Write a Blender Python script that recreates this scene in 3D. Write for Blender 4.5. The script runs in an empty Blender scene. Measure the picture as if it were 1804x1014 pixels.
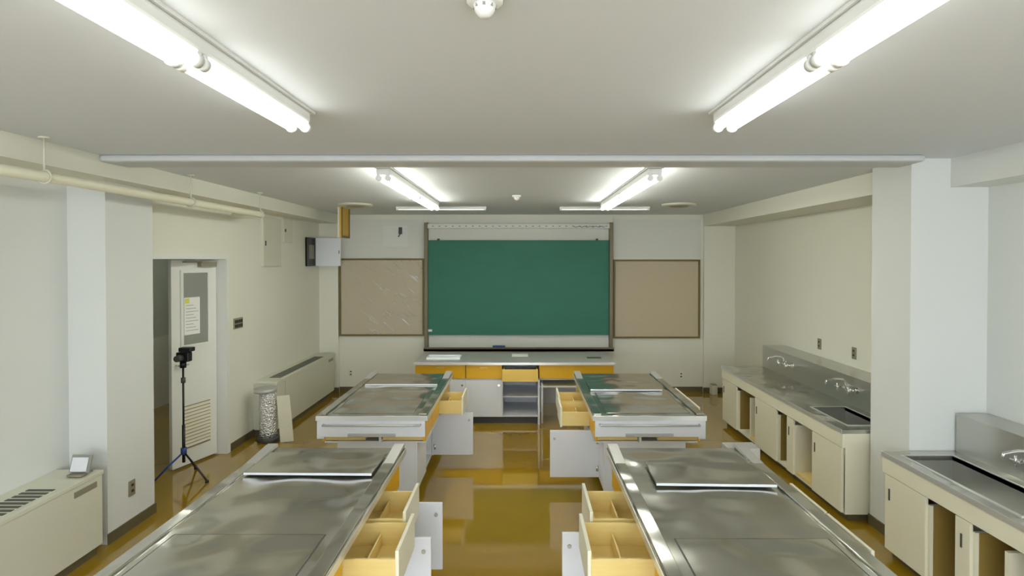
import bpy, bmesh, math, random
from mathutils import Vector, Matrix
random.seed(3)
C = bpy.context.scene.collection
sc = bpy.context.scene
sc.view_settings.view_transform = 'Standard'
sc.view_settings.look = 'None'
sc.view_settings.exposure = 0.0
sc.view_settings.gamma = 1.0

# ---------------------------------------------------------------- materials
def lin(c):
    r = []
    for v in c:
        v = v/255.0
        r.append(v/12.92 if v <= 0.04045 else ((v+0.055)/1.055)**2.4)
    return tuple(r)

def mat(name, col, rough=0.5, metal=0.0, var=0.08, scale=3.0, bump=0.0, bscale=60.0, spec=0.5,
        rvar=0.0, stretch=(1,1,1), emit=0.0, coat=0.0, ecol=None, dist=0.0, bdist=0.01, detail=4, bdetail=2):
    m = bpy.data.materials.new(name); m.use_nodes = True
    nt = m.node_tree; n = nt.nodes; l = nt.links
    b = n['Principled BSDF']
    c = lin(col)
    tc = n.new('ShaderNodeTexCoord'); mp = n.new('ShaderNodeMapping')
    mp.inputs['Scale'].default_value = stretch
    l.new(tc.outputs['Object'], mp.inputs['Vector'])
    no = n.new('ShaderNodeTexNoise'); no.inputs['Scale'].default_value = scale
    no.inputs['Detail'].default_value = detail; no.inputs['Distortion'].default_value = dist
    l.new(mp.outputs['Vector'], no.inputs['Vector'])
    mx = n.new('ShaderNodeMix'); mx.data_type = 'RGBA'
    mx.inputs[6].default_value = (c[0]*(1-var), c[1]*(1-var), c[2]*(1-var), 1)
    mx.inputs[7].default_value = (min(1, c[0]*(1+var)), min(1, c[1]*(1+var)), min(1, c[2]*(1+var)), 1)
    l.new(no.outputs['Fac'], mx.inputs[0])
    l.new(mx.outputs[2], b.inputs['Base Color'])
    b.inputs['Roughness'].default_value = rough
    b.inputs['Metallic'].default_value = metal
    b.inputs['Specular IOR Level'].default_value = spec
    b.inputs['Coat Weight'].default_value = coat
    b.inputs['Coat Roughness'].default_value = 0.06
    if rvar:
        mr = n.new('ShaderNodeMapRange')
        mr.inputs['From Min'].default_value = 0.3; mr.inputs['From Max'].default_value = 0.7
        mr.inputs['To Min'].default_value = max(0.02, rough-rvar); mr.inputs['To Max'].default_value = rough+rvar
        l.new(no.outputs['Fac'], mr.inputs['Value']); l.new(mr.outputs['Result'], b.inputs['Roughness'])
    if bump:
        n2 = n.new('ShaderNodeTexNoise'); n2.inputs['Scale'].default_value = bscale
        n2.inputs['Detail'].default_value = bdetail
        l.new(mp.outputs['Vector'], n2.inputs['Vector'])
        bp = n.new('ShaderNodeBump'); bp.inputs['Strength'].default_value = bump
        bp.inputs['Distance'].default_value = bdist
        l.new(n2.outputs['Fac'], bp.inputs['Height']); l.new(bp.outputs['Normal'], b.inputs['Normal'])
    if emit:
        e = lin(ecol) if ecol else c
        b.inputs['Emission Color'].default_value = (*e, 1)
        b.inputs['Emission Strength'].default_value = emit
    return m

M = {}
M['wall'] = mat('wall_paint', (230,228,213), 0.75, var=0.02, scale=1.5, bump=0.05, bscale=150)
M['wall_daylit'] = mat('wall_paint_daylit', (221,223,218), 0.75, var=0.02, scale=1.5, bump=0.05, bscale=150)  # copy of the wall paint with a cool daylight cast in its colour
M['ceil'] = mat('ceiling_paint', (219,222,225), 0.8, var=0.02, scale=1.0)
M['beam'] = mat('beam_paint', (203,205,204), 0.8, var=0.02, scale=1.0)
M['trimw'] = mat('trim_paint', (230,230,222), 0.6, var=0.02)
M['dark_base'] = mat('dark_vinyl_base', (96,88,62), 0.5)
M['steel'] = mat('stainless_steel', (200,199,191), 0.17, 0.92, var=0.08, scale=1.4, rvar=0.05, bump=1.0, bscale=4.0, bdist=.035, detail=1, bdetail=0)
M['steel_tile'] = mat('stainless_splashback', (196,196,190), 0.30, 0.85, var=0.04, scale=1.0, detail=1)
M['steel_br'] = mat('brushed_steel', (196,195,190), 0.5, 0.5, var=0.05, scale=1.0, detail=1)
M['steel_edge'] = mat('steel_edge', (226,228,224), 0.3, 0.6, var=0.05)
M['groove'] = mat('groove', (84,84,78), 0.5, 0.3)
M['chrome'] = mat('chrome', (225,225,225), 0.08, 1.0, var=0.02)
M['white'] = mat('white_laminate', (230,232,236), 0.4, var=0.02)
M['cream'] = mat('cream_laminate', (234,230,206), 0.45, var=0.03)
M['orange'] = mat('orange_laminate', (230,176,20), 0.4, var=0.05)
M['orange_pale'] = mat('pale_orange_laminate', (232,194,92), 0.4, var=0.05)
M['speaker'] = mat('dull_orange_wood', (206,164,58), 0.5, var=0.08)
M['ply'] = mat('pale_plywood', (236,210,136), 0.5, var=0.08, scale=6, stretch=(1,8,8))
M['green'] = mat('chalkboard_green', (52,117,96), 0.65, var=0.12, scale=2.0, stretch=(1,1,3))
M['cork'] = mat('beige_fabric', (196,183,156), 0.85, var=0.03, scale=40, bump=0.1, bscale=300)
M['bronze'] = mat('bronze_frame', (112,102,76), 0.4, 0.3)
M['cframe'] = mat('brown_frame', (112,98,48), 0.5)
M['panel'] = mat('grey_panel', (220,220,210), 0.7, var=0.02)
M['heater'] = mat('heater_enamel', (214,213,194), 0.45, var=0.03)
M['black'] = mat('black_plastic', (22,22,24), 0.4)
M['dgrey'] = mat('dark_grey', (70,70,66), 0.5)
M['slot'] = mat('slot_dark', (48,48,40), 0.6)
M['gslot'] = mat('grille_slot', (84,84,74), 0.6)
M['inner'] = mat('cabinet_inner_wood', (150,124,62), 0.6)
M['blue'] = mat('blue_plastic', (44,76,150), 0.4)
M['corr'] = mat('corridor_paint', (190,196,182), 0.8)
M['foil'] = mat('aluminium_foil', (238,240,241), 0.22, 0.85, bump=1.0, bscale=55, var=0.05, scale=15, bdist=.03)
M['paper'] = mat('paper', (238,238,230), 0.7, var=0.02)
M['paper_toned'] = mat('toned_paper', (226,226,219), 0.7, var=0.02)  # paper in a slightly darker tone
M['yellow'] = mat('yellow_paper', (226,222,90), 0.7)
M['ink'] = mat('ink_grey', (170,170,168), 0.7)
M['plate'] = mat('switch_plate', (140,134,112), 0.4)
M['mark'] = mat('rail_mark', (150,148,140), 0.5)
M['tube'] = mat('lamp_tube', (255,255,250), 0.4, var=0.0, emit=8.6, ecol=(251,255,250))
M['tube_far'] = mat('lamp_tube_bright', (255,255,250), 0.4, var=0.0, emit=26.0, ecol=(253,255,243))
M['tube_fill'] = mat('corridor_fill_tube', (255,255,250), 0.4, var=0.0, emit=42.0, ecol=(250,255,246))
M['tube_board'] = mat('board_lamp_tube', (255,255,250), 0.4, var=0.0, emit=.6, ecol=(250,255,240))
M['lampw'] = mat('lamp_enamel', (236,236,232), 0.4, var=0.01)
M['glass_grey'] = mat('frosted_grey_glass', (146,149,140), 0.2, var=0.08, spec=0.6)
M['floor'] = mat('mustard_linoleum', (154,121,18), 0.07, var=0.12, scale=2.2, rvar=0.02, coat=0.7, bump=0.05, bscale=6)

def film():
    m = bpy.data.materials.new('sheen_streak_film'); m.use_nodes = True
    nt = m.node_tree; n = nt.nodes; l = nt.links
    for x in list(n): n.remove(x)
    o = n.new('ShaderNodeOutputMaterial'); tr = n.new('ShaderNodeBsdfTransparent')
    df = n.new('ShaderNodeBsdfPrincipled'); df.inputs['Base Color'].default_value = (.95,.93,.88,1)  # pale diffuse streaks painted in for sheen on the film wrinkles
    df.inputs['Roughness'].default_value = 0.3
    tc = n.new('ShaderNodeTexCoord'); mp = n.new('ShaderNodeMapping'); mp2 = n.new('ShaderNodeMapping')
    mp.inputs['Rotation'].default_value = (0, math.radians(-42), 0)
    mp2.inputs['Scale'].default_value = (1.3, 1, 11)
    no = n.new('ShaderNodeTexNoise'); no.inputs['Scale'].default_value = 2.0; no.inputs['Detail'].default_value = 1
    no.inputs['Distortion'].default_value = .5
    l.new(tc.outputs['Object'], mp.inputs['Vector']); l.new(mp.outputs['Vector'], mp2.inputs['Vector']); l.new(mp2.outputs['Vector'], no.inputs['Vector'])
    cr = n.new('ShaderNodeValToRGB'); cr.color_ramp.elements[0].position = 0.60; cr.color_ramp.elements[0].color = (0,0,0,1)
    cr.color_ramp.elements[1].position = 0.72; cr.color_ramp.elements[1].color = (.75,.75,.75,1)
    l.new(no.outputs['Fac'], cr.inputs['Fac'])
    sx = n.new('ShaderNodeSeparateXYZ'); l.new(tc.outputs['Object'], sx.inputs[0])
    mr = n.new('ShaderNodeMapRange'); mr.inputs['From Min'].default_value = -.35; mr.inputs['From Max'].default_value = .3
    mr.inputs['To Min'].default_value = .06; mr.inputs['To Max'].default_value = 1
    l.new(sx.outputs['X'], mr.inputs['Value'])
    mu = n.new('ShaderNodeMath'); mu.operation='MULTIPLY'; l.new(cr.outputs['Color'], mu.inputs[0]); l.new(mr.outputs['Result'], mu.inputs[1])
    ad = n.new('ShaderNodeMath'); ad.operation='ADD'; ad.inputs[1].default_value=.05; l.new(mu.outputs[0], ad.inputs[0])
    mx = n.new('ShaderNodeMixShader'); l.new(ad.outputs[0], mx.inputs['Fac'])
    l.new(tr.outputs[0], mx.inputs[1]); l.new(df.outputs[0], mx.inputs[2]); l.new(mx.outputs[0], o.inputs['Surface'])
    return m
M['film'] = film()

# ---------------------------------------------------------------- helpers
def wl(o):
    v = Vector((0,0,0))
    while o is not None:
        v += o.location; o = o.parent
    return v

def place(o, centre, parent):
    C.objects.link(o)
    if parent is not None:
        o.parent = parent
        o.location = Vector(centre) - wl(parent)
    else:
        o.location = Vector(centre)
    return o

def thing(name, loc, label, cat, group=None):
    e = bpy.data.objects.new(name, None); e.empty_display_size = 0.1
    C.objects.link(e); e.location = loc
    e['label'] = label; e['category'] = cat
    if group: e['group'] = group
    return e

def tag(o, label=None, cat=None, kind=None, group=None):
    if label: o['label'] = label
    if cat: o['category'] = cat
    if kind: o['kind'] = kind
    if group: o['group'] = group
    return o

def boxes(name, lst, m, parent=None, bevel=0.0):
    L = [(min(a,b),max(a,b),min(c,d),max(c,d),min(e,f),max(e,f)) for a,b,c,d,e,f in lst]
    cx = (min(b[0] for b in L)+max(b[1] for b in L))/2
    cy = (min(b[2] for b in L)+max(b[3] for b in L))/2
    cz = min(b[4] for b in L)
    bm = bmesh.new()
    for x0,x1,y0,y1,z0,z1 in L:
        vs = [bm.verts.new((x-cx,y-cy,z-cz)) for z in (z0,z1) for y in (y0,y1) for x in (x0,x1)]
        for f in ((0,2,3,1),(4,5,7,6),(0,1,5,4),(2,6,7,3),(0,4,6,2),(1,3,7,5)):
            bm.faces.new([vs[i] for i in f])
    if bevel:
        bmesh.ops.bevel(bm, geom=bm.edges[:], offset=bevel, segments=2, affect='EDGES', profile=0.5)
    me = bpy.data.meshes.new(name); bm.to_mesh(me); bm.free()
    me.materials.append(m)
    o = bpy.data.objects.new(name, me)
    return place(o, (cx,cy,cz), parent)

def box(name, x0,x1,y0,y1,z0,z1, m, parent=None, bevel=0.0):
    return boxes(name, [(x0,x1,y0,y1,z0,z1)], m, parent, bevel)

def prism(name, x0,x1, prof, m, parent=None):
    cy = sum(p[0] for p in prof)/len(prof); cz = min(p[1] for p in prof); cx=(x0+x1)/2
    bm = bmesh.new()
    A = [bm.verts.new((x0-cx,y-cy,z-cz)) for y,z in prof]; B = [bm.verts.new((x1-cx,y-cy,z-cz)) for y,z in prof]
    bm.faces.new(A); bm.faces.new(B[::-1]); k=len(prof)
    for i in range(k): bm.faces.new((A[i],B[i],B[(i+1)%k],A[(i+1)%k]))
    bmesh.ops.recalc_face_normals(bm, faces=bm.faces)
    me = bpy.data.meshes.new(name); bm.to_mesh(me); bm.free(); me.materials.append(m)
    return place(bpy.data.objects.new(name, me), (cx,cy,cz), parent)

def cyl(name, c, r, h, m, parent=None, axis='Z', r2=None, seg=24, smooth=True):
    bm = bmesh.new()
    bmesh.ops.create_cone(bm, cap_ends=True, segments=seg, radius1=r, radius2=r if r2 is None else r2, depth=h)
    if axis == 'X': bmesh.ops.rotate(bm, verts=bm.verts, matrix=Matrix.Rotation(math.pi/2,3,'Y'))
    if axis == 'Y': bmesh.ops.rotate(bm, verts=bm.verts, matrix=Matrix.Rotation(-math.pi/2,3,'X'))
    for f in bm.faces:
        if smooth and len(f.verts) == 4: f.smooth = True
    me = bpy.data.meshes.new(name); bm.to_mesh(me); bm.free(); me.materials.append(m)
    return place(bpy.data.objects.new(name, me), c, parent)

def lathe(name, c, prof, m, parent=None, seg=32):
    bm = bmesh.new(); rings = []
    for r,z in prof:
        rings.append([bm.verts.new((r*math.cos(2*math.pi*i/seg), r*math.sin(2*math.pi*i/seg), z)) for i in range(seg)])
    for a,b in zip(rings, rings[1:]):
        for i in range(seg):
            f = bm.faces.new((a[i],a[(i+1)%seg],b[(i+1)%seg],b[i])); f.smooth = True
    bm.faces.new(rings[0]); bm.faces.new(rings[-1])
    bmesh.ops.recalc_face_normals(bm, faces=bm.faces)
    me = bpy.data.meshes.new(name); bm.to_mesh(me); bm.free(); me.materials.append(m)
    return place(bpy.data.objects.new(name, me), c, parent)

def tube(name, paths, r, m, parent=None, seg=12):
    if not isinstance(paths[0][0], (tuple, list, Vector)): paths = [paths]
    o0 = Vector(paths[0][0]); bm = bmesh.new()
    for pts in paths:
        P = [Vector(p)-o0 for p in pts]; rings = []
        up = None
        for i,p in enumerate(P):
            t = (P[min(i+1,len(P)-1)]-P[max(i-1,0)]).normalized()
            if up is None:
                up = Vector((0,0,1)) if abs(t.z) < 0.9 else Vector((1,0,0))
            a = t.cross(up).normalized(); b = a.cross(t).normalized(); up = b
            rings.append([bm.verts.new(p+r*(math.cos(2*math.pi*k/seg)*a+math.sin(2*math.pi*k/seg)*b)) for k in range(seg)])
        for A,B in zip(rings, rings[1:]):
            for k in range(seg):
                f = bm.faces.new((A[k],A[(k+1)%seg],B[(k+1)%seg],B[k])); f.smooth = True
        bm.faces.new(rings[0]); bm.faces.new(rings[-1])
    bmesh.ops.recalc_face_normals(bm, faces=bm.faces)
    me = bpy.data.meshes.new(name); bm.to_mesh(me); bm.free(); me.materials.append(m)
    return place(bpy.data.objects.new(name, me), o0, parent)

CZ = 2.1          # eye height
def mx(px, Y): return (px-918)*Y/1000.0       # metres sideways at depth Y
def mz(py, Y): return CZ-(py-458)*Y/1000.0    # height at depth Y

H = 2.824; YB = 9.05; XL = -3.2; XR = 3.39; YR = -2.2
# ---------------------------------------------------------------- structure
S = 'structure'
tag(box('floor', -5.4,3.6,YR-.2,YB+.2,-.12,0, M['floor']), kind=S)
tag(box('ceiling', -5.4,3.6,YR-.2,YB+.2,H,H+.12, M['ceil']), kind=S)
tag(box('wall_front', -5.4,3.6,YB,YB+.2,0,H, M['wall']), kind=S)
tag(box('wall_left', -3.4,XL,6.15,YB,0,H, M['wall']), kind=S)
tag(box('wall_left', -3.4,XL,4.70,4.9,0,H, M['wall']), kind=S)
tag(box('wall_left', -3.4,XL,4.9,6.15,2.12,H, M['wall']), kind=S)
tag(box('wall_left', -3.53,-3.33,YR,4.167,0,H, M['wall_daylit']), kind=S)
tag(box('trim_9', -3.53,-3.05,4.167,4.70,0,H, M['wall_daylit']), kind=S)
tag(box('wall_right', 3.39,3.6,4.5,YB,0,H, M['wall']), kind=S)
tag(box('wall_right', 3.33,3.6,YR,4.05,0,H, M['wall_daylit']), kind=S)
tag(box('trim_10', 2.78,3.6,4.05,4.5,0,H, M['wall_daylit']), kind=S)
wa,wb,wz0,wz1 = -3.2,3.2,.55,2.66
tag(boxes('wall_rear', [(-3.33,3.33,YR-.2,YR,0,wz0),(-3.33,3.33,YR-.2,YR,wz1,H),(-3.33,wa,YR-.2,YR,wz0,wz1),
    (wb,3.33,YR-.2,YR,wz0,wz1)], M['wall']), kind=S)
tag(boxes('fill_window_1', [(wa,wb,YR-.14,YR-.06,wz0,wz0+.05),(wa,wb,YR-.14,YR-.06,wz1-.05,wz1)]+
    [(x-.03,x+.03,YR-.14,YR-.06,wz0+.05,wz1-.05) for x in (wa+.03,-1.6,0,1.6,wb-.03)], M['lampw']), kind=S)  # unseen rear window, widened across the wall to bring in fill daylight
tag(box('trim_1', XL,-2.9,YB-.06,YB,0,H, M['wall']), kind=S)
tag(box('trim_2', 2.9,XR,YB-.06,YB,0,H, M['wall']), kind=S)
tag(box('trim_3', -2.9,2.78,3.90,4.18,H-.046,H, M['beam'], bevel=.02), kind=S)
tag(box('trim_4', -3.33,-2.9,YR,YB-.06,2.68,H, M['wall']), kind=S)
tag(box('trim_6', 2.9,XR,4.5,YB-.06,2.64,H, M['wall']), kind=S)
tag(box('trim_7', 3.06,3.33,YR,4.05,2.62,H, M['wall_daylit']), kind=S)
tag(boxes('baseboard_left', [(-3.33,-3.32,YR,4.167,0,.08),(-3.05,-3.04,4.16,4.71,0,.08),(-3.2,-3.19,4.71,4.88,0,.08),(-3.2,-3.19,6.2,YB-.06,0,.08)], M['dark_base']), kind=S)
tag(boxes('baseboard_right', [(3.38,3.39,4.5,YB-.06,0,.08),(2.77,2.78,4.04,4.51,0,.08),(3.32,3.33,YR,4.05,0,.08)], M['dark_base']), kind=S)
tag(boxes('baseboard_front', [(-2.9,2.9,YB-.01,YB,0,.08),(2.89,3.39,YB-.07,YB-.06,0,.08),(-3.2,-2.89,YB-.07,YB-.06,0,.08)], M['dark_base']), kind=S)
tag(boxes('trim_8', [(-3.42,-3.185,4.86,4.905,0,2.16),(-3.42,-3.185,6.135,6.20,0,2.16),(-3.42,-3.185,4.905,6.135,2.11,2.16)], M['trimw']), kind=S)
# corridor
tag(boxes('wall_corridor', [(-5.4,-5.2,2.5,YB,0,H),(-5.2,-3.53,2.5,2.7,0,H)], M['corr']), kind=S)
tag(box('baseboard_corridor', -5.2,-5.18,2.7,YB,0,1.0, M['panel']), kind=S)
t = thing('corridor_fill_lamp', (-4.3,6.9,H), 'unseen fill tube lamp added on corridor ceiling', 'lamp')  # unseen lamp, added to brighten the corridor behind the doorway
box('housing', -4.34,-4.26,6.3,7.5,H-.05,H, M['lampw'], t)
cyl('tube', (-4.3,6.9,H-.07), .016, 1.1, M['tube_fill'], t, 'Y')
# door leaf, slightly ajar about its hinge
hinge = Vector((-3.29,6.12,0)); ang = math.radians(-17)
def swing(o):
    v = o.location-hinge
    o.location = hinge + Matrix.Rotation(ang,3,'Z') @ v
    o.rotation_euler = (0,0,ang)
X0d = -3.33; f = -3.29
d = tag(box('door_1', X0d,f,5.57,6.12,.02,2.10, M['trimw'], bevel=.003), label='white painted door leaf with grey glazed panel', kind=S)
box('glass_panel', f+.002,f+.006,5.70,6.00,1.24,1.97, M['glass_grey'], d)
boxes('glazing_bead', [(f,f+.014,5.67,5.70,1.21,2.0),(f,f+.014,6.0,6.03,1.21,2.0),(f,f+.014,5.70,6.0,1.21,1.24),(f,f+.014,5.70,6.0,1.97,2.0)], M['trimw'], d)
box('louvre_recess', f,f+.002,5.69,6.03,.18,.62, M['plate'], d)
boxes('louvre', [(f+.002,f+.012,5.69,6.03,.2+.035*i,.226+.035*i) for i in range(12)], M['cream'], d)
tube('door_handle', [(f,5.62,1.05),(f+.05,5.62,1.05),(f+.06,5.64,1.05),(f+.06,5.71,1.05)], .01, M['chrome'], d)
boxes('door_closer', [(f,f+.05,5.88,6.08,2.03,2.08),(f,f+.05,5.7,5.9,2.075,2.085)], M['plate'], d)
p = tag(box('poster', f+.007,f+.009,5.71,5.90,1.34,1.72, M['paper']), label='white notice paper with small yellow mark taped to door glass', cat='poster')
box('yellow_mark', f+.009,f+.011,5.72,5.77,1.66,1.71, M['yellow'], p)
boxes('printed_lines', [(f+.009,f+.011,5.73,5.88-(.03*(i%3)),1.38+.032*i,1.386+.032*i) for i in range(9)], M['ink'], p)
swing(d); swing(p)

# ---------------------------------------------------------------- ceiling lamps
def lamp(x, y0, y1, nseg, tm='tube', group='fluorescent ceiling lamps'):
    t = thing('ceiling_lamp', (x,(y0+y1)/2,H), 'white twin-tube fluorescent lamp fixed along the ceiling', 'lamp', group)
    box('base_plate', x-.062,x+.062,y0-.01,y1+.03,H-.012,H, M['lampw'], t)
    box('housing', x-.055,x+.055,y0+.01,y1-.01,H-.065,H-.012, M['lampw'], t, bevel=.012)
    L = (y1-y0)/nseg
    for i in range(nseg):
        a = y0+i*L+.02; b = y0+(i+1)*L-.02
        for s in (-1,1):
            cyl('tube', (x+s*.034,(a+b)/2,H-.088), .0175, b-a-.03, M[tm], t, 'Y', seg=14)
            for e in (a,b):
                cyl('socket', (x+s*.034,e,H-.088), .023, .03, M['lampw'], t, 'Y', seg=18)
                box('socket_arm', x+s*.025,x+s*.05,e-.012,e+.012,H-.085,H-.03, M['lampw'], t, bevel=.004)
    return t
lamp(-1.07, .90, 2.76, 2); lamp(.98, .90, 2.76, 2)
lamp(-1.07, 4.40, 7.05, 2, 'tube_far'); lamp(1.04, 4.40, 7.05, 2, 'tube_far')
lamp(-1.07, -1.6, .6, 2); lamp(.98, -1.6, .6, 2)  # unseen pair behind the camera, added only for their light
for x in (-1.08, 1.13):
    t = thing('board_lamp', (x,7.7,H), 'slim single-tube lamp on ceiling before the chalkboard', 'lamp', 'board lamps')
    box('housing', x-.61,x+.61,7.67,7.73,H-.03,H, M['lampw'], t, bevel=.006)
    cyl('tube', (x,7.69,H-.040), .008, 1.16, M['tube_board'], t, 'X')
    for s in (-1,1): box('socket', x+s*.585,x+s*.605,7.675,7.705,H-.05,H-.03, M['lampw'], t)
for x,y,r in ((-.10,1.57,.050),(-.05,6.35,.05)):
    t = thing('smoke_detector', (x,y,H), 'round white smoke detector on ceiling', 'smoke detector', 'ceiling detectors')
    lathe('base', (x,y,H), [(.001,0),(r,0),(r,-.016),(r*.85,-.022),(.001,-.022)], M['lampw'], t)
    lathe('sensor_cap', (x,y,H-.022), [(.001,0),(r*.6,0),(r*.62,-.006),(r*.5,-.022),(r*.3,-.034),(.001,-.036)], M['lampw'], t)
    boxes('vent_slots', [(x+r*.55*math.cos(a)-.004,x+r*.55*math.cos(a)+.004,y+r*.55*math.sin(a)-.004,y+r*.55*math.sin(a)+.004,H-.034,H-.026) for a in [k*math.pi/4 for k in range(8)]], M['mark'], t)
for x in (-2.14, 2.04):
    t = thing('ceiling_vent', (x,7.35,H), 'round cream air diffuser set in ceiling', 'vent', 'ceiling air vents')
    lathe('rim', (x,7.35,H), [(.14,0),(.22,0),(.215,-.02),(.14,-.03),(.139,-.001)], M['heater'], t)
    lathe('inner_cone', (x,7.35,H), [(.001,-.01),(.13,-.01),(.11,-.035),(.001,-.04)], M['plate'], t)

# ---------------------------------------------------------------- chalkboard wall
t = thing('chalkboard', (0,YB,.6), 'green vertically sliding chalkboard in a bronze metal frame', 'chalkboard')
x0,x1 = mx(750,8.95), mx(1078,8.95)
box('backing_panel', x0,x1,YB-.03,YB,mz(614,9.0),mz(393,9.0), M['panel'], t)
box('writing_surface', mx(753,8.96),mx(1073,8.96),YB-.09,YB-.05,mz(590,8.96),mz(423,8.96), M['green'], t, bevel=.004)
for a in (x0-.02, x1-.04):
    box('post', a,a+.055,YB-.13,YB,mz(618,8.95),mz(392,8.95), M['bronze'], t, bevel=.004)
box('top_rail', x0,x1+.02,YB-.12,YB,mz(402,8.95),mz(394,8.95), M['trimw'], t, bevel=.004)
boxes('rail_marks', [(x0+.1+i*.105,x0+.13+i*.105,YB-.123,YB-.118,mz(399,8.95),mz(397.5,8.95)) for i in range(27)], M['mark'], t)
boxes('chalk_tray', [(x0-.02,x1+.02,YB-.2,YB,mz(618,8.9),mz(614,8.9)),(x0-.02,x1+.02,YB-.2,YB-.19,mz(618,8.9),mz(611,8.9))], M['bronze'], t)
for q in (772,1052):
    box('clip', mx(q,8.95)-.015,mx(q,8.95)+.015,YB-.1,YB-.05,mz(424,8.95),mz(420,8.95), M['dgrey'], t)
tube('hook_chain', [(mx(1010+i*5,8.9),YB-.13,mz(398+2*(i%2),8.9)) for i in range(12)], .006, M['mark'], t, seg=6)
zt = mz(614,8.9)
e = thing('chalk_eraser', (mx(879,8.92),YB-.12,zt), 'blue chalkboard eraser on chalk tray', 'eraser')
box('grip', mx(868,8.92),mx(890,8.92),YB-.18,YB-.135,zt+.02,zt+.05, M['blue'], e, bevel=.005)
box('felt_pad', mx(868,8.92)+.005,mx(890,8.92)-.005,YB-.18,YB-.135,zt,zt+.02, M['dgrey'], e)
tag(box('label_sticker', mx(754,8.96),mx(761,8.96),YB-.094,YB-.09,mz(584,8.96),mz(580,8.96), M['paper']), label='small white sticker on the chalkboard corner', cat='sticker')

def pin(name, a,b,top,bot,lab):
    t = thing(name, (mx((a+b)/2,9),YB,mz(bot,9)), lab, 'notice board')
    X0,X1,Z0,Z1 = mx(a,9),mx(b,9),mz(bot,9),mz(top,9)
    box('fabric_panel', X0+.02,X1-.02,YB-.03,YB,Z0+.02,Z1-.02, M['cork'], t)
    w = .028
    boxes('frame', [(X0,X1,YB-.045,YB,Z0,Z0+w),(X0,X1,YB-.045,YB,Z1-w,Z1),(X0,X0+w,YB-.045,YB,Z0+w,Z1-w),(X1-w,X1,YB-.045,YB,Z0+w,Z1-w)], M['cframe'], t)
    return X0,X1,Z0,Z1
X0,X1,Z0,Z1 = pin('notice_board', 597,747,455,592,'beige notice board in brown frame covered by wrinkled film')
tag(box('plastic_film', X0+.03,X1-.03,YB-.036,YB-.032,Z0+.03,Z1-.03, M['film']), label='wrinkled clear plastic film over notice board', cat='plastic film')
pin('notice_board', 1081,1234,457,596,'bare beige notice board in brown frame')
for a,b,n in ((599,747,1),(1081,1236,2)):
    q = thing('wall_panel', (mx((a+b)/2,9),YB,mz(452,9)), 'pale grey painted panel above notice board', 'wall panel','upper wall panels')
    box('board', mx(a,9),mx(b,9),YB-.012,YB,mz(453,9),mz(384,9), M['panel'], q)
    box('edge_strip', mx(a,9),mx(b,9),YB-.02,YB,mz(386,9),mz(382,9), M['wall'], q)
tag(box('paper_notice', mx(674,9),mx(718,9),YB-.016,YB-.012,mz(434,9),mz(397,9), M['paper_toned']), label='blank white paper sheet pinned above notice board', cat='paper')
q = thing('wall_hook', (mx(704,9),YB-.03,mz(412,9)), 'small dark bracket on upper wall panel', 'hook')
box('bracket', mx(702,9),mx(708,9),YB-.04,YB-.016,mz(412,9),mz(400,9), M['dgrey'], q, bevel=.004)
tube('hook_arm', [(mx(705,9),YB-.03,mz(411,9)),(mx(704,9),YB-.06,mz(414,9)),(mx(702,9),YB-.05,mz(417,9))], .008, M['dgrey'], q)

def outlet(loc, axis, lab='small wall socket plate', h=.12, w=.07, m='plate'):
    x,y,z = loc
    t = thing('wall_socket', loc, lab, 'socket', 'wall sockets')
    if axis == 'Y':
        box('plate', x-w/2,x+w/2,y-.01,y,z-h/2,z+h/2, M[m], t, bevel=.003)
        boxes('socket_holes', [(x-.012,x+.012,y-.013,y-.009,z-.03+.045*i,z-.012+.045*i) for i in range(2)], M['slot'], t)
    else:
        s = 1 if axis == '+X' else -1
        box('plate', x,x+s*.01,y-w/2,y+w/2,z-h/2,z+h/2, M[m], t, bevel=.003)
        boxes('socket_holes', [(x+s*.009,x+s*.013,y-.012,y+.012,z-.03+.045*i,z-.012+.045*i) for i in range(2)], M['slot'], t)
outlet((mx(616,9),YB,mz(658,9)), 'Y', 'cream double socket plate on wall below notice board', m='cream')
outlet((mx(1202,9),YB,mz(662,9)), 'Y', 'cream double socket plate on wall below notice board', m='cream')
outlet((XR,6.43,1.15), '-X', 'grey-brown socket plate above sink counter')
outlet((XR,5.76,1.155), '-X', 'grey-brown socket plate above sink counter')
outlet((-3.05,4.42,.32), '+X', 'brown socket plate low on the wall pier')
t = thing('light_switch', (XL,6.4,1.39), 'grey-brown four-gang light switch plate beside door', 'light switch')
box('plate', XL,XL+.012,6.3,6.5,1.33,1.45, M['plate'], t, bevel=.003)
for i in range(4):
    for k in range(2):
        box('rocker', XL+.012,XL+.018,6.315+.045*i,6.345+.045*i,1.345+.05*k,1.38+.05*k, M['slot'], t)

t = thing('access_cover', (XL,7.25,2.02), 'large beige metal access cover high on wall', 'access cover', 'access covers')
box('plate', XL-.002,XL+.03,6.99,7.51,2.02,2.64, M['heater'], t, bevel=.004)
box('latch', XL+.03,XL+.04,7.03,7.05,2.28,2.34, M['dgrey'], t)
t = thing('access_cover', (XL,7.76,2.36), 'small beige metal access cover high on wall', 'access cover', 'access covers')
box('plate', XL-.002,XL+.02,7.62,7.9,2.34,2.66, M['heater'], t, bevel=.004)
box('latch', XL+.02,XL+.03,7.65,7.67,2.48,2.52, M['dgrey'], t)
t = thing('electrical_box', (XL,8.6,2.02), 'open grey metal electrical box with white door swung out', 'electrical box')
boxes('box_body', [(XL-.002,XL+.02,8.42,8.72,2.01,2.44),(XL,XL+.05,8.42,8.44,2.01,2.44),(XL,XL+.05,8.70,8.72,2.01,2.44),(XL,XL+.05,8.44,8.7,2.01,2.03),(XL,XL+.05,8.44,8.7,2.42,2.44)], M['dgrey'], t)
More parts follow.
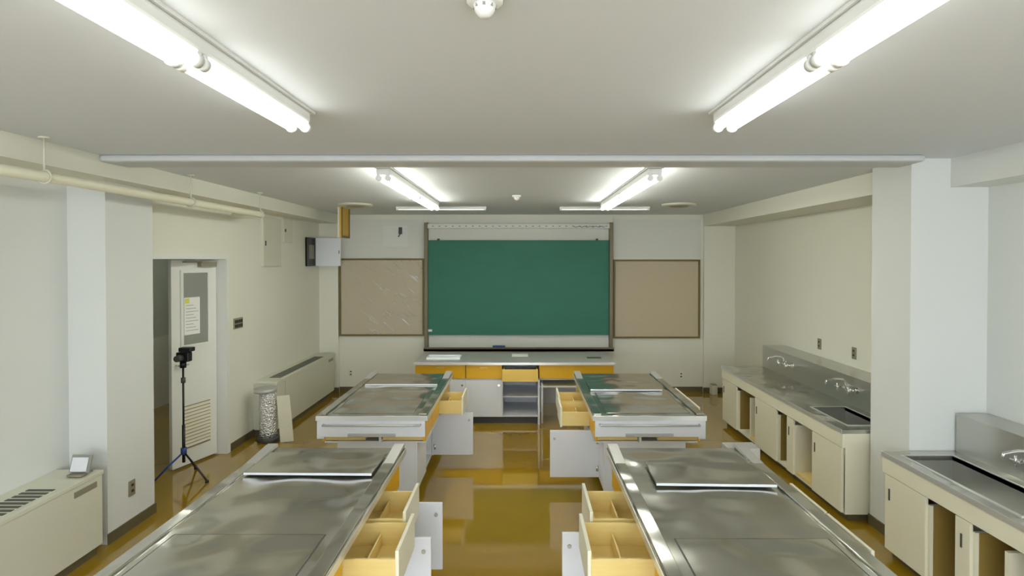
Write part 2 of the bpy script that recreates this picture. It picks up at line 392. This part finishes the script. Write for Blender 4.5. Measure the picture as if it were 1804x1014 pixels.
for i in range(3): box('breaker', XL+.02,XL+.04,8.46+.08*i,8.51+.08*i,2.12,2.33, M['plate'], t)
box('door', XL+.05,mx(600,8.7),8.70,8.72,2.01,2.44, M['white'], t, bevel=.003)
box('door_latch', mx(600,8.7)-.03,mx(600,8.7)-.015,8.69,8.70,2.2,2.25, M['mark'], t)
t = thing('speaker_box', (-2.45,7.9,2.41), 'small dull orange wooden speaker box hanging from ceiling', 'speaker')
box('cabinet', -2.50,-2.475,7.74,8.1,2.41,H, M['heater'], t)
box('front_panel', -2.475,-2.45,7.74,8.1,2.41,H, M['speaker'], t)
boxes('edge_frame', [(-2.45,-2.44,7.74,7.77,2.41,H),(-2.45,-2.44,8.07,8.1,2.41,H),(-2.45,-2.44,7.77,8.07,2.41,2.44)], M['cframe'], t)

t = thing('ceiling_pipe', (-2.8,4.5,2.59), 'cream painted pipe hung below ceiling on rods', 'pipe')
pz = 2.59; pxx = -2.80
tube('pipe_run', [(-3.33,2.55,pz),(-3.05,2.62,pz),(-2.93,2.74,pz),(-2.84,2.95,pz),(pxx,3.3,pz),(pxx,5.0,pz),(pxx,6.05,pz),(pxx-.03,6.2,pz),(pxx-.12,6.28,pz),(-3.2,6.3,pz)], .032, M['cream'], t, seg=16)
for y in (3.34,4.82,6.1):
    tube('hanger_rod', [(pxx,y,pz+.03),(pxx,y,H)], .006, M['heater'], t, seg=8)
    tube('pipe_clamp', [(pxx+.04*math.cos(a),y,pz+.04*math.sin(a)) for a in [k*math.pi/6 for k in range(13)]], .006, M['heater'], t, seg=6)
    cyl('ceiling_flange', (pxx,y,H-.006), .03, .012, M['heater'], t)

# ---------------------------------------------------------------- heaters
def heater(xw, xf, y0, y1, h, lab):
    t = thing('fan_coil_heater', ((xw+xf)/2,(y0+y1)/2,0), lab, 'heater', 'wall heaters')
    box('plinth', xw,xf-.03,y0+.02,y1-.02,0,.07, M['dark_base'], t)
    box('casing', xw,xf,y0,y1,.07,h-.03, M['heater'], t, bevel=.006)
    box('top_cover', xw,xf+.008,y0-.005,y1+.005,h-.03,h, M['heater'], t, bevel=.005)
    n = int((y1-y0-.5)/.05)
    gx0, gx1 = xw+(xf-xw)*.35, xf-.04
    box('grille_recess', gx0-.01,gx1+.01,y0+.2,y0+.2+n*.05,h,h+.003, M['heater'], t)
    boxes('outlet_grille', [(gx0,gx1,y0+.21+.05*i,y0+.238+.05*i,h+.003,h+.006) for i in range(n)], M['gslot'], t)
    box('panel_seam', xf,xf+.002,y0+.25,y0+.254,.1,h-.04, M['mark'], t)
    box('control_flap', xf,xf+.006,y1-.26,y1-.06,h-.1,h-.06, M['plate'], t, bevel=.002)
    return t
heater(-3.33,-3.0,1.9,4.05,.60,'cream metal floor-standing heater along wall with slotted top')
heater(-3.2,-2.92,6.76,8.85,.65,'cream metal floor-standing heater near the corner')
t = thing('foil_duct', (-2.95,6.58,0), 'silver foil-wrapped vertical pipe beside heater', 'duct')
lathe('wrap', (-2.94,6.58,.05), [(.001,0),(.10,0),(.094,.07),(.10,.16),(.095,.26),(.1,.34),(.096,.44),(.10,.52),(.001,.52)], M['foil'], t)
cyl('base_band', (-2.94,6.58,.03), .12, .06, M['dgrey'], t, seg=32)
cyl('collar', (-2.97,6.58,.592), .125, .045, M['steel_br'], t, seg=32)
b = box('leaning_panel', -2.81,-2.66,6.52,6.535,0,.53, M['cream']); b.rotation_euler = (math.radians(-3),math.radians(-6),0)
b.location.x = -2.70; b.location.z = .008
tag(b, 'thin cream metal panel leaning against heater end', 'panel')
t = thing('tablet_display', (-3.08,3.93,.605), 'small white square display propped on heater', 'display')
c_ = box('screen_body', -3.15,-3.01,3.93,3.945,.62,.74, M['mark'], t, bevel=.004); c_.rotation_euler=(math.radians(-18),0,0)
s_ = box('screen', -3.135,-3.025,3.924,3.93,.632,.725, M['white'], t); s_.rotation_euler=(math.radians(-18),0,0)
box('stand_foot', -3.13,-3.03,3.89,4.0,.607,.62, M['plate'], t)

# ---------------------------------------------------------------- tripod with camera
tx,ty = -3.24,5.43
t = thing('camera_tripod', (tx,ty,0), 'black tripod with blue lower leg standing in the doorway', 'tripod')
cyl('pole', (tx,ty,.68), .009, .86, M['black'], t)
cyl('lower_tube', (tx,ty,.34), .014, .36, M['black'], t)
cyl('hub', (tx,ty,.27), .026, .06, M['blue'], t)
for fx,fy in ((-2.97,5.34),(-3.45,5.28),(-3.27,5.68)):
    mxp = ((tx+fx)/2,(ty+fy)/2)
    tube('leg', [(tx,ty,.26),(mxp[0],mxp[1],.145),(fx,fy,.015)], .009, M['blue'] if fx<-3.4 else M['black'], t)
    cyl('foot', (fx,fy,.012), .016, .024, M['black'], t)
cyl('ball_head', (tx,ty,1.10), .028, .06, M['black'], t)
cyl('clamp', (tx,ty,.95), .02, .05, M['dgrey'], t)
cam_ = thing('camera', (tx+.01,ty,1.13), 'small black camera mounted on tripod', 'camera')
box('camera_body', tx-.05,tx+.07,ty-.035,ty+.035,1.13,1.22, M['black'], cam_, bevel=.008)
cyl('lens', (tx-.0,ty-.07,1.17), .03, .07, M['dgrey'], cam_, 'Y')
box('flash', tx-.03,tx+.09,ty-.03,ty+.05,1.225,1.265, M['black'], cam_, bevel=.008)
box('monitor_arm', tx+.03,tx+.05,ty-.02,ty+.02,1.215,1.23, M['dgrey'], cam_)

# ---------------------------------------------------------------- student tables
ZT = .80
def table(xi, xo, y0, opens, outer_open, bounds, open_doors, lab, hatch=(.08,.83), endbox=None):
    s = 1 if xi > xo else -1
    y1 = y0+1.77
    I = lambda d: xi - s*d
    O = lambda d: xo + s*d
    t = thing('cooking_table', ((xi+xo)/2,(y0+y1)/2,0), lab, 'table', 'steel-topped work tables')
    box('worktop', xi,xo,y0,y1,.762,ZT, M['steel'], t, bevel=.004)
    for q in ((xi+s*.003,xi,y0,y1,.758,.797),(xo-s*.003,xo,y0,y1,.758,.797),(xo-s*.003,xi+s*.003,y0-.003,y0,.758,.797)):
        box('edge_trim', *q, M['steel_edge'], t)
    for a,b in ((I(.008),I(.075)),(O(.008),O(.075))):
        box('raised_rail', a,b,y0+.02,y1,ZT,ZT+.010, M['steel'], t, bevel=.004)
        prism('rail_ramp', min(a,b),max(a,b), [(y1-.34,ZT+.009),(y1,ZT+.009),(y1,ZT+.03),(y1-.05,ZT+.03)], M['steel_br'], t)
    hx0,hx1,hy0,hy1 = O(.12),I(.13),y0+hatch[0],y0+hatch[1]
    g=.006
    box('inset_hatch', hx0,hx1,hy0,hy1,ZT,ZT+.003, M['steel'], t, bevel=.001)
    boxes('hatch_groove', [(hx0-s*g,hx1+s*g,hy0-g,hy0,ZT,ZT+.0015),(hx0-s*g,hx1+s*g,hy1,hy1+g,ZT,ZT+.0015),(hx0-s*g,hx0,hy0,hy1,ZT,ZT+.0015),(hx1,hx1+s*g,hy0,hy1,ZT,ZT+.0015)], M['groove'], t)
    if endbox:
        a,b,zt_ = endbox
        box('end_bracket', a,b,y1,y1+.14,.68,zt_, M['steel_br'], t, bevel=.005)
    zt,zb = .758,.55
    slots = [y0+.06+.4125*i for i in range(5)]
    parts = [(I(.03),O(.03),y0+.02,y0+.06,.62,zt),(I(.03),O(.03),y1-.06,y1-.02,zb,zt),
             (I(.40),I(.42),y0+.06,y1-.06,zb,zt),(I(.03),O(.03),y0+.12,y1-.06,zb-.015,zb)]
    for ys in slots[1:4]:
        parts.append((I(.05),O(.05),ys-.008,ys+.008,zb,zt))
    boxes('upper_case', parts, M['white'], t)
    def drawer(k, side, op, opened):
        F = I if side == 'in' else O
        ya,yb = slots[k]+.008, slots[k+1]-.008
        f0 = .03 - op
        dr = boxes('drawer', [(F(f0+.018),F(f0+.36),ya+.01,yb-.01,.572,.58),
             (F(f0+.018),F(f0+.36),ya+.01,ya+.022,.58,.70),(F(f0+.018),F(f0+.36),yb-.022,yb-.01,.58,.70),
             (F(f0+.345),F(f0+.36),ya+.022,yb-.022,.58,.70),(F(f0+.018),F(f0+.03),ya+.022,yb-.022,.58,.70)], M['ply'], t)
        box('drawer_front', F(f0),F(f0+.018),ya,yb,.562,.745, M['cream'] if opened else M['orange'], dr, bevel=.003)
        if opened:
            box('divider', F(f0+.17),F(f0+.178),ya+.022,yb-.022,.58,.65, M['ply'], dr)
    for k in range(4):
        o = opens.get(k); drawer(k,'in',o or 0.0,bool(o))
        o = outer_open.get(k); drawer(k,'out',o or 0.0,bool(o))
    box('end_apron', I(.02),O(.02),y0+.005,y0+.02,.62,.758, M['white'], t, bevel=.003)
    tube('towel_bar', [(O(.06),y0+.005,.725),(O(.06),y0-.03,.725),(I(.06),y0-.03,.725),(I(.06),y0+.005,.725)], .008, M['steel_br'], t)
    xm=(xi+xo)/2
    box('pull_strip', xm-.2,xm+.2,y0-.006,y0+.005,.622,.65, M['steel_br'], t, bevel=.002)
    box('end_block', O(.0),O(.06),y0+.02,y0+.1,.60,.758, M['white'], t)
    yl0, yl1 = y0+.15, y1-.1
    L = [(I(.13),O(.13),yl0,yl0+.02,.1,zb-.015),(I(.13),O(.13),yl1-.02,yl1,.1,zb-.015),(O(.13),O(.15),yl0+.02,yl1-.02,.1,zb-.015),
         (I(.13),O(.15),yl0+.02,yl1-.02,.1,.12),(I(.5),O(.42),yl0+.02,yl1-.02,.12,zb-.015)]
    bs = [yl0]+[y0+b for b in bounds]+[yl1]
    for yy in bs[1:-1]: L.append((I(.13),I(.5),yy-.01,yy+.01,.12,zb-.015))
    boxes('lower_case', L, M['white'], t)
    box('plinth', I(.17),O(.17),yl0+.04,yl1-.04,0,.1, M['dark_base'], t)
    for k in range(len(bs)-1):
        if k in open_doors:
            far,w = open_doors[k]
            yy = bs[k+1] if far else bs[k]
            dd = box('door', I(.125),I(.125-w),yy-.01,yy+.008,.115,.545, M['white'], t, bevel=.003)
            cyl('door_lock', (I(.125-w+.04),yy-.014,.47), .012, .01, M['steel_br'], dd, 'Y')
            cyl('hinge', (I(.125-.03),yy-.014,.2), .012, .05, M['chrome'], dd)
            cyl('hinge', (I(.125-.03),yy-.014,.45), .012, .05, M['chrome'], dd)
        else:
            dd = box('door', I(.112),I(.13),bs[k]+.004,bs[k+1]-.004,.105,.53, M['white'], t, bevel=.003)
            cyl('door_lock', (I(.108),(bs[k+1]-.05),.47), .014, .01, M['chrome'], dd, 'X')
    return t
table(-.785,-1.715,4.73, {2:.24}, {}, [.62,1.05,1.46], {1:(True,.42)}, 'steel-topped white work table, one drawer and door open, near demonstration desk')
table(.60,1.55,4.73, {1:.27,2:.26}, {1:.13,2:.13}, [.45,.88,1.3], {1:(False,.46)}, 'steel-topped white work table, two drawers and door open, near demonstration desk')
table(-.80,-1.76,2.15, {1:.26,2:.21}, {}, [.60,1.02,1.48], {1:(True,.42),2:(True,.42)}, 'steel-topped work table with two plywood drawers pulled out beside heater', hatch=(.06,.52))
table(.59,1.55,2.15, {1:.31,2:.25}, {1:.13,2:.13}, [.60,1.08,1.48], {1:(True,.48)}, 'steel-topped work table with plywood drawers pulled out beside sink counter', hatch=(.06,.48), endbox=(1.44,1.66,.795))

def plate(x0,x1,y0,y1,rz,z=ZT+.010, roll=0):
    o = boxes('cover_plate', [(x0,x1,y0,y1,z,z+.014)], M['steel'], None, bevel=.002)
    tag(o,'loose stainless steel cover plate lying across the table','cover plate',group='table cover plates')
    o.rotation_euler = (0,math.radians(roll),math.radians(rz))
    e = boxes('plate_edge', [(x0,x1,y0-.002,y0,z,z+.013)], M['white'])
    e.parent = o; e.location = Vector((0,y0-.001-(y0+y1)/2,0))
    return o
plate(-1.665,-.892,3.39,3.75,-1,z=ZT+.011)
plate(.78,1.46,3.22,3.57,-2,z=ZT+.012)
plate(-1.62,-.87,5.88,6.42,0,z=ZT+.001)
plate(.69,1.40,5.62,6.05,0,z=ZT+.004)

# ---------------------------------------------------------------- demonstration desk
t = thing('demonstration_desk', (-.08,7.6,0), 'long steel-topped demonstration desk with orange drawers below chalkboard', 'desk')
dx0,dx1 = -1.36,1.19
box('worktop', dx0-.01,dx1+.01,7.20,8.02,.77,.80, M['steel_br'], t, bevel=.004)
box('edge_trim', dx0-.01,dx1+.01,7.196,7.20,.768,.797, M['steel_edge'], t)
boxes('carcass', [(dx0,dx0+.02,7.26,7.98,.09,.77),(dx1-.02,dx1,7.26,7.98,.0,.77),(dx0+.02,dx1-.02,7.96,7.98,.09,.77),
   (-.72,-.70,7.26,7.96,.09,.57),(-.25,-.235,7.26,7.96,.09,.57),(.215,.24,7.24,7.96,.0,.57),(dx0+.02,.215,7.27,7.96,.09,.11),
   (dx0+.02,dx1-.02,7.27,7.96,.565,.58)], M['white'], t)
box('shelf', -.235,.215,7.29,7.95,.335,.35, M['white'], t)
box('plinth', dx0+.04,.22,7.30,7.9,0,.09, M['dgrey'], t)
for a,b,f,m_ in ((dx0+.004,-.715,7.25,'orange'),(-.705,-.245,7.24,'orange'),(.232,dx1-.004,7.25,'orange')):
    dr = box('drawer', a,b,f,f+.02,.585,.765, M[m_], t, bevel=.003)
    if a<0: box('finger_pull', (a+b)/2-.05,(a+b)/2+.05,f-.004,f,.72,.73, M['ply'], dr)
dr = boxes('drawer', [(-.225,.205,7.12,7.5,.60,.61),(-.225,-.215,7.12,7.5,.61,.72),(.195,.205,7.12,7.5,.61,.72)], M['ply'], t)
box('drawer_front', -.238,.212,7.10,7.12,.575,.73, M['orange_pale'], dr, bevel=.003)
for a,b in ((dx0+.004,dx0+.32),(dx0+.324,-.715),(-.705,-.245)):
    dd = box('door', a,b,7.245,7.265,.095,.565, M['white'], t, bevel=.003)
    cyl('door_lock', (b-.04,7.243,.5), .013, .01, M['chrome'], dd, 'Y')
tube('leg', [(.27,7.3,.0),(.27,7.3,.5),(.27,7.85,.5),(.27,7.85,0)], .016, M['white'], t)
box('knee_shelf', .24,.75,7.3,7.9,.46,.48, M['cream'], t)
t = thing('paper_tray', (mx(780,7.6),7.5,.8), 'shallow white tray with papers on desk', 'tray')
a,b = -1.24,-.80
boxes('tray_body', [(a,b,7.42,7.62,.80,.806),(a,b,7.42,7.428,.806,.83),(a,b,7.612,7.62,.806,.83),(a,a+.008,7.428,7.612,.806,.83),(b-.008,b,7.428,7.612,.806,.83)], M['white'], t)
box('paper_sheet', a+.02,b-.02,7.45,7.59,.806,.81, M['paper'], t)
tag(box('paper_card', mx(902,7.75),mx(930,7.75),7.65,7.85,.80,.804, M['paper']), 'white paper card lying on demonstration desk', 'paper')
tag(box('paper_card', mx(1035,7.5),mx(1060,7.5),7.50,7.60,.80,.803, M['groove']), 'dark flat card lying on demonstration desk', 'paper')
t = thing('floor_box', (3.02,8.8,0), 'small beige junction box at skirting in corner', 'box')
box('housing', 2.97,3.06,8.80,8.93,0,.15, M['heater'], t, bevel=.01)
box('cap', 2.98,3.05,8.81,8.92,.15,.16, M['plate'], t)

# ---------------------------------------------------------------- right counters
ZC=.74
def faucet(x,y,z):
    t = thing('faucet', (x,y,z), 'chrome twin-handle wall faucet with curved spout above sink', 'faucet', 'sink faucets')
    tube('mixer_bar', [(x,y-.09,z),(x-.05,y-.09,z),(x-.055,y-.05,z),(x-.055,y+.05,z),(x-.05,y+.09,z),(x,y+.09,z)], .013, M['chrome'], t)
    tube('spout', [(x-.055,y,z),(x-.06,y,z+.05),(x-.09,y,z+.085),(x-.16,y,z+.09),(x-.24,y,z+.075),(x-.25,y,z+.045)], .010, M['chrome'], t)
    for s in (-1,1):
        cyl('flange', (x-.004,y+s*.09,z), .03, .008, M['chrome'], t, 'X')
        h = tube('handle', [[(x-.09,y+s*.09-.035,z),(x-.09,y+s*.09+.035,z)],[(x-.09,y+s*.09,z-.035),(x-.09,y+s*.09,z+.035)],[(x-.05,y+s*.09,z),(x-.095,y+s*.09,z)]], .008, M['chrome'], t)
def counter(y0, y1, sinks, xw, bays, lab, labw, xf=2.57):
    w = thing('sink_worktop', ((xf+3.1)/2,(y0+y1)/2,ZC-.03), labw, 'worktop', 'sink worktops')
    L = []; ys = y0
    for sx0,sx1,sy0,sy1,dp in sorted(sinks, key=lambda q:q[2]):
        if sy0 > ys: L.append((xf,3.1,ys,sy0,ZC-.03,ZC))
        L += [(xf,sx0,sy0,sy1,ZC-.03,ZC),(sx1,3.1,sy0,sy1,ZC-.03,ZC)]
        ys = sy1
    if y1 > ys: L.append((xf,3.1,ys,y1,ZC-.03,ZC))
    boxes('worktop', L, M['steel'], w)
    box('edge_trim', xf-.004,xf,y0,y1,ZC-.03,ZC+.004, M['steel_edge'], w)
    for sx0,sx1,sy0,sy1,dp in sinks:
        g=.006; z0=ZC-dp
        boxes('basin', [(sx0-g,sx1+g,sy0-g,sy1+g,z0-g,z0),(sx0-g,sx0,sy0-g,sy1+g,z0,ZC-.001),(sx1,sx1+g,sy0-g,sy1+g,z0,ZC-.001),(sx0,sx1,sy0-g,sy0,z0,ZC-.001),(sx0,sx1,sy1,sy1+g,z0,ZC-.001)], M['steel_tile'], w)
        r=.012
        boxes('basin_rim', [(sx0-r,sx1+r,sy0-r,sy0,ZC,ZC+.005),(sx0-r,sx1+r,sy1,sy1+r,ZC,ZC+.005),(sx0-r,sx0,sy0,sy1,ZC,ZC+.005),(sx1,sx1+r,sy0,sy1,ZC,ZC+.005)], M['steel_edge'], w)
        cyl('drain', ((sx0+sx1)/2,(sy0+sy1)/2,z0+.004), .045, .008, M['chrome'], w)
    boxes('backsplash', [(3.1,3.13,y0,y1,ZC-.03,1.01),(3.13,xw,y0,y1,.98,1.01)], M['steel_tile'], w)
    t = thing('sink_cabinet', ((xf+3.1)/2,(y0+y1)/2,0), lab, 'cabinet', 'sink cabinets')
    f = xf+.03
    L = [(f,3.1,y0+.0,y0+.02,.06,ZC-.03),(f,3.1,y1-.02,y1,.06,ZC-.03),(3.08,3.1,y0+.02,y1-.02,.06,ZC-.03),(f,3.08,y0+.02,y1-.02,.06,.08)]
    for a,b,k in bays:
        L.append((f,3.08,b-.012,b+.012,.08,.54))
    boxes('case', L, M['cream'], t)
    box('apron', xf+.005,f,y0,y1,.595,ZC-.03, M['cream'], t, bevel=.003)
    box('plinth', f+.04,3.05,y0+.03,y1-.02,0,.06, M['dark_base'], t)
    for a,b,k in bays:
        if k == 'door':
            dd = box('door', f-.02,f,min(a,b)+.004,max(a,b)-.004,.065,.59, M['cream'], t, bevel=.003)
            box('door_pull', f-.026,f-.02,max(a,b)-.06,max(a,b)-.05,.42,.5, M['dgrey'], dd)
        elif k == 'wood':
            box('inner_back', 3.03,3.05,min(a,b)+.012,max(a,b)-.012,.1,.53, M['orange'], t)
            box('inner_base', f,3.03,min(a,b)+.012,max(a,b)-.012,.08,.1, M['ply'], t)
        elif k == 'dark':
            box('inner_back', 2.85,2.87,min(a,b)+.012,max(a,b)-.012,.08,.54, M['slot'], t)  # dark sheet stands in for the shade inside an open bay
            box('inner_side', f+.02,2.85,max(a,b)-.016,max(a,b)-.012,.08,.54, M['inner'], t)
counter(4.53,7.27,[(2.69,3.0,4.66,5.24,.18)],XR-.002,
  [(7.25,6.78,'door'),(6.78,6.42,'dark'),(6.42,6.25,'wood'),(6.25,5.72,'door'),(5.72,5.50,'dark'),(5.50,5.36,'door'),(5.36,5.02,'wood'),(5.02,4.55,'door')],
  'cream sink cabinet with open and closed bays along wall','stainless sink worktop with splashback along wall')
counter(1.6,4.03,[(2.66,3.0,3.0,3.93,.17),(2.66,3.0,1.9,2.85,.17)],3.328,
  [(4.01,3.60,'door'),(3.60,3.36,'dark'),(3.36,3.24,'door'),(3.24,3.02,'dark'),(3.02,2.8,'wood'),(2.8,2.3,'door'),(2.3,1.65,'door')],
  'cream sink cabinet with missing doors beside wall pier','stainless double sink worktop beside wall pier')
faucet(3.1,5.30,.90); faucet(3.1,6.55,.90); faucet(3.1,3.35,.88)

# ---------------------------------------------------------------- world + camera
w = bpy.data.worlds.new('World'); sc.world = w; w.use_nodes = True
bg = w.node_tree.nodes['Background']; bg.inputs['Color'].default_value = (.86,.93,1.0,1); bg.inputs['Strength'].default_value = 6.2

cd = bpy.data.cameras.new('camera_view'); cam = bpy.data.objects.new('camera_view', cd); C.objects.link(cam)
cam.location = (0,0,CZ); pitch = .7
cam.rotation_euler = (math.radians(90-pitch),0,0)
cd.sensor_width = 36; cd.lens = 1000*36/1804
cd.shift_x = -16/1804; cd.shift_y = -(49-1000*math.tan(math.radians(pitch)))/1804
cd.clip_start = .02
sc.camera = cam
